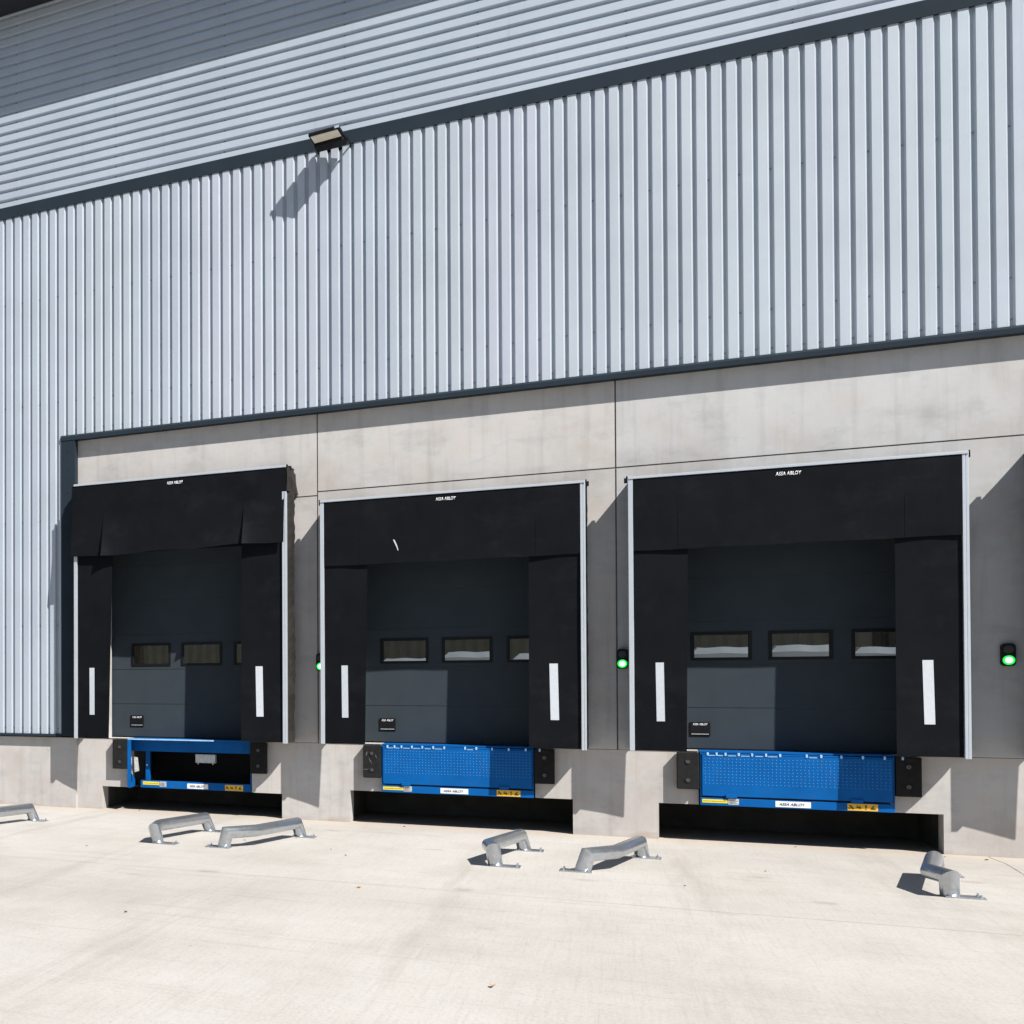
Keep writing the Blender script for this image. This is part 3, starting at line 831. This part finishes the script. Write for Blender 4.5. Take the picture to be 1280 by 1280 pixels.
# ================================================================== DOCK BUMPERS
bp = thing('dock_bumper', 'x', 'dock bumper', (0, 0, 0), 'black rubber dock bumpers')
m = MB(M['rubber']); m.box(0, 0.245, -0.10, -0.001, 0, 0.485, bevel=0.008)
m.build('rubber_block', bp)
for z in (0.12, 0.365):
    m = MB(M['black'])
    m.disc((0.1225, -0.1035, z), 0.034, 'y', 0.003, M['ink'], 20); m.ring((0.1225, -0.1040, z), 0.032, 0.004, M['rubber'])
    m.ring((0.1225, -0.1045, z), 0.015, 0.003, M['screw']); m.disc((0.1225, -0.1050, z), 0.007, 'y', 0.002, M['ink'], 6)
    m.build('bolt', bp)
BL = [('left', 'under the tall shelter, left of its open blue leveller', 'under the tall shelter, right of its open blue leveller'),
      ('mid', 'left of the blue lip under the scratched shelter', 'right of the blue lip under the scratched shelter'),
      ('right', 'left of the blue lip under the right hand shelter', 'right of the blue lip under the right hand shelter')]
first = True
for i in range(3):
    for s_, x in ((1, 0.530), (2, 2.765)):
        o = bp if first else copy_tree(bp)
        first = False
        o.location = (i*S + x, 0, 0.690)
        o['label'] = ('worn black rubber bumper ' if (i == 1 and s_ == 1) else 'black rubber bumper ') + BL[i][s_]
        if i == 1 and s_ == 1:
            for k in range(4):
                m = MB(M['screw'])
                cx, cz = random.uniform(0.03, 0.21), random.uniform(0.08, 0.42); a = random.uniform(0, 3)
                l, w = random.uniform(0.02, 0.06), random.uniform(0.004, 0.009)
                dx, dz = math.cos(a), math.sin(a)
                m.prism([(cx-dx*l, cz-dz*l), (cx+dz*w, cz-dx*w), (cx+dx*l, cz+dz*l), (cx-dz*w, cz+dx*w)], 'y', -0.1025-k*0.0002, -0.1005)
                m.build('scuff', o)

# ================================================================== SIGNAL LIGHTS
sl = thing('signal_light', 'x', 'signal light', (0, 0, 0), 'green signal lights beside the shelters')
m = MB(M['black'])
hw, hh = 0.064, 0.135; r = 0.04; out = []
for cx, cz, a0 in ((hw-r, hh-r, 0), (-hw+r, hh-r, 90), (-hw+r, -hh+r, 180), (hw-r, -hh+r, 270)):
    for k in range(6):
        a = math.radians(a0 + 18*k); out.append((cx+r*math.cos(a), cz+r*math.sin(a)))
m.prism(out, 'y', -0.075, 0.0)
# hood over the upper, unlit lens
m.disc((0, -0.080, 0.062), 0.046, 'y', 0.006, M['ink'], 20)
m.build('housing', sl)
m = MB(M['green'])
m.disc((0, -0.082, -0.066), 0.056, 'y', 0.008, None, 28)
for rr, n in ((0.0, 1), (0.016, 6), (0.030, 12)):
    for k in range(n):
        a = 2*math.pi*k/n + rr*20
        m.disc((rr*math.cos(a), -0.087, -0.066+rr*math.sin(a)), 0.0068, 'y', 0.005, M['green_core'], 8)
m.build('lens', sl)
for i, (dx, lb) in enumerate(((0, 'green signal light half hidden behind the scratched shelter'),
                        (0.0, 'green signal light on the concrete strip between the scratched and right hand shelters'),
                        (-0.002, 'green signal light on shaded concrete at the far right'))):
    o = sl if i == 0 else copy_tree(sl)
    o.location = ((i+1)*S - 0.074 + dx, -0.001, 2.425); o['label'] = lb

# ================================================================== WHEEL GUIDES
def make_guide(label, loc, path, near_dir, far_dir):
    t = thing('wheel_guide', label, 'wheel guide', loc, 'galvanised wheel guides on the yard')
    m = MB(M['galv'])
    m.tube(path, 0.076, None, 28)
    # weld beads at the mitres
    m.build('rail', t)
    for p, dr in ((path[0], far_dir), (path[-1], near_dir)):
        m = MB(M['galv'])
        cx, cy = p[0] + dr[0], p[1] + dr[1]
        m.box(cx-0.15, cx+0.15, cy-0.10, cy+0.10, 0.001, 0.013, bevel=0.002)
        for sx in (-0.115, 0.115):
            for sy in (-0.07, 0.07):
                m.disc((cx+sx, cy+sy, 0.013), 0.016, 'z', 0.010, None, 6); m.disc((cx+sx, cy+sy, 0.023), 0.008, 'z', 0.018, None, 8)
        m.build('base_plate', t)
    return t
ZG = 0.196
LEFT = [(0.10, -2.36, 0.012), (0.07, -2.48, ZG), (-0.17, -3.68, ZG), (-0.425, -4.12, ZG), (-0.480, -4.08, 0.012)]
RIGHT = [(2.76, -2.34, 0.012), (2.72, -2.46, ZG), (2.475, -3.75, ZG), (2.545, -4.16, ZG), (2.565, -4.08, 0.012)]
GL = ('left', ['galvanised wheel guide cut off by the left edge of the photo', 'galvanised wheel guide at right of the open blue leveller, second from left'],
      ['galvanised wheel guide with long bend, front left of the studded leveller in the middle', 'short looking galvanised wheel guide front right of the middle bay'],
      ['galvanised wheel guide bent toward the left, front left of the right hand bay', 'rightmost galvanised wheel guide, seen end on with its bend'])
gl = make_guide(GL[1][0], (0, 0, 0), LEFT, (-0.06, 0.0), (0.04, 0.0))
gr = make_guide(GL[1][1], (0, 0, 0), RIGHT, (0.10, 0.0), (0.06, 0.0))
for i in (1, 2):
    for src, lb in ((gl, GL[i+1][0]), (gr, GL[i+1][1])):
        o = copy_tree(src); o.location = (i*S, 0, 0); o['label'] = lb

# ================================================================== FLOODLIGHT
fl = thing('floodlight', 'black LED floodlight on the dark band between the two claddings', 'floodlight', (4.05, -0.13, 10.215))
L_ = MB(M['black'])
# built lying flat: local y from -0.46 (front) to -0.02, lens facing down
L_.box(-0.225, 0.225, -0.505, -0.085, 0.02, 0.070, bevel=0.010)
L_.box(-0.212, 0.212, -0.275, -0.095, -0.040, 0.0195, bevel=0.010)
for k in range(9): L_.box(-0.18+0.045*k, -0.172+0.045*k, -0.45, -0.12, 0.0705, 0.088)
body = L_.build('lamp_body', fl)
m = MB(M['lens']); m.box(-0.195, 0.195, -0.480, -0.290, 0.008, 0.0195); m.build('lens', body)
m = MB(M['alu']); m.box(0.16, 0.224, -0.511, -0.5055, 0.03, 0.068); m.build('edge_trim', body)
m = MB(M['black'])
for sx in (-0.238, 0.226):
    m.prism([(-0.24, 0.03), (-0.24, 0.052), (-0.06, 0.050), (0.03, 0.018), (0.03, -0.004), (-0.07, 0.028)], 'x', sx, sx+0.012)
m.box(-0.238, 0.238, 0.0305, 0.042, -0.012, 0.028)
m.build('bracket', fl)
body.rotation_euler = (math.radians(-8), 0, math.radians(-7))
fl['label'] = 'black floodlight with pale lens mounted on the dark band of the facade'

# ================================================================== WRAPPED PALLETS seen through the door windows
def make_pallet(x, h, label):
    t = thing('wrapped_pallet', label, 'pallet', (x, 11.2, 1.19), 'white wrapped pallets inside the warehouse')
    m = MB(M['inside']); 
    for k in range(3): m.box(-0.6, -0.5+0.0, -0.5+0.44*k, -0.4+0.44*k, 0, 0.1); m.box(0.5, 0.6, -0.5+0.44*k, -0.4+0.44*k, 0, 0.1)
    m.box(-0.6, 0.6, -0.5, 0.5, 0.1, 0.14); m.build('pallet', t)
    m = MB(M['wrap'])
    def fw(u, v):
        a = 2*math.pi*u; k = 1/max(abs(math.cos(a)), abs(math.sin(a)))
        rr = 0.5*min(k, 1.36)*(1-0.22*max(0, v-0.93)/0.07)
        return (rr*math.cos(a)*1.15, rr*math.sin(a)*0.95, 0.141 + (h-0.141)*v + 0.010*math.sin(5*a+x)*v)
    m.sheet(fw, 40, 12); m.sheet(lambda u, v: tuple(Vector(fw(u, 1))*1.0 if v == 0 else Vector((0, 0, h-0.02))), 40, 1)
    m.build('load', t)
PL = ['white wrapped pallet seen through the second window of the middle door', 'white wrapped pallet seen through the middle door, right of another', 'white wrapped pallet seen at the cut off window of the middle door',
      'white wrapped pallet seen through the first window of the right hand door', 'white wrapped pallet seen through the second window of the right hand door', 'white wrapped pallet seen at the cut off window of the right hand door']
for x, h, lb in zip((3.6, 4.9, 6.3, 9.5, 10.8, 12.1), (1.55, 1.68, 1.62, 1.70, 1.72, 1.66), PL):
    make_pallet(x, h, lb)

# ================================================================== DRY LEAVES on the yard
LEAVES = [(2.26, -3.35, 0), (4.86, -4.1, 0), (5.42, -6.6, 1), (3.98, -2.6, 0), (3.45, -3.2, 0), (1.9, -4.9, 0), (0.95, 0.02, 0), (5.0, -0.25, 0),
          (9.55, -0.12, 0), (10.95, -0.35, 0), (11.3, -0.45, 0), (6.9, -10.6, 1), (4.6, -3.6, 0), (8.2, -4.7, 0), (9.0, -3.0, 0), (3.9, -9.2, 0)]
for k, (x, y, kind) in enumerate(LEAVES):
    m = MB(M['leaf2'] if kind else M['leaf'])
    s_ = 0.036 if kind else random.uniform(0.014, 0.026)
    pts = [(0, -1), (0.45, -0.35), (0.4, 0.3), (0, 1), (-0.35, 0.35), (-0.5, -0.3)]
    a = random.uniform(0, 6.28)
    top = [m.bm.verts.new((s_*(p[0]*math.cos(a)-p[1]*math.sin(a)), s_*(p[0]*math.sin(a)+p[1]*math.cos(a)), 0.004+0.35*s_*abs(p[0])+random.uniform(0, 0.4)*s_)) for p in pts]
    mid = m.bm.verts.new((0, 0, 0.003))
    for q in range(6): m.bm.faces.new((mid, top[q], top[(q+1) % 6]))
    o = m.build('dry_leaf'); o.location = (x, y, 0.001)
    tag(o, 'small orange dry leaf lying on the pale yard slab' if kind else 'tiny dark dry leaf lying on the pale yard slab', 'leaf', 'orange leaves on the yard' if kind else 'dark leaves on the yard')

# ================================================================== LIGHT, SKY, CAMERA
w = bpy.data.worlds.new('World'); SC.world = w; w.use_nodes = True
nt = w.node_tree; bg = nt.nodes['Background']
sky = nt.nodes.new('ShaderNodeTexSky'); sky.sky_type = 'NISHITA'; sky.sun_disc = False
el = math.atan2(SUN.z, math.hypot(SUN.x, SUN.y)); az = math.atan2(SUN.x, SUN.y)
sky.sun_elevation = el; sky.sun_rotation = az; sky.air_density = 1.0; sky.dust_density = 0.6; sky.ozone_density = 2.6
nt.links.new(sky.outputs[0], bg.inputs[0]); bg.inputs[1].default_value = 0.05
sun = bpy.data.lights.new('sun', 'SUN'); sun.energy = 5.0; sun.angle = math.radians(0.5); sun.color = (1.0, 0.965, 0.915)
so = bpy.data.objects.new('sun', sun); COL.objects.link(so); so.rotation_euler = SUN.to_track_quat('Z', 'Y').to_euler()

cam = bpy.data.cameras.new('camera'); co = bpy.data.objects.new('camera', cam); COL.objects.link(co); SC.camera = co
yaw, pit, rol = 0.56, 0.0133, 0.0013
fw = Vector((-math.sin(yaw)*math.cos(pit), math.cos(yaw)*math.cos(pit), math.sin(pit)))
rt = Vector((math.cos(yaw), math.sin(yaw), 0)); up = rt.cross(fw)
r2 = rt*math.cos(rol) + up*math.sin(rol); u2 = -rt*math.sin(rol) + up*math.cos(rol)
mw = Matrix((r2, u2, -fw)).transposed().to_4x4(); mw.translation = (7.5928, -19.9023, 1.9698)
co.matrix_world = mw
cam.sensor_fit = 'HORIZONTAL'; cam.sensor_width = 36; cam.lens = 1540.9448/1280*36
cam.shift_x = (640+200)/1280; cam.shift_y = (843.635-640)/1280
cam.clip_start = 0.1; cam.clip_end = 1000
SC.render.resolution_x = 1024; SC.render.resolution_y = 1024
SC.view_settings.view_transform = 'Standard'; SC.view_settings.look = 'None'
SC.view_settings.exposure = 0.95; SC.view_settings.gamma = 1.0
SC.render.engine = 'CYCLES'; SC.cycles.max_bounces = 8; SC.cycles.transparent_max_bounces = 8
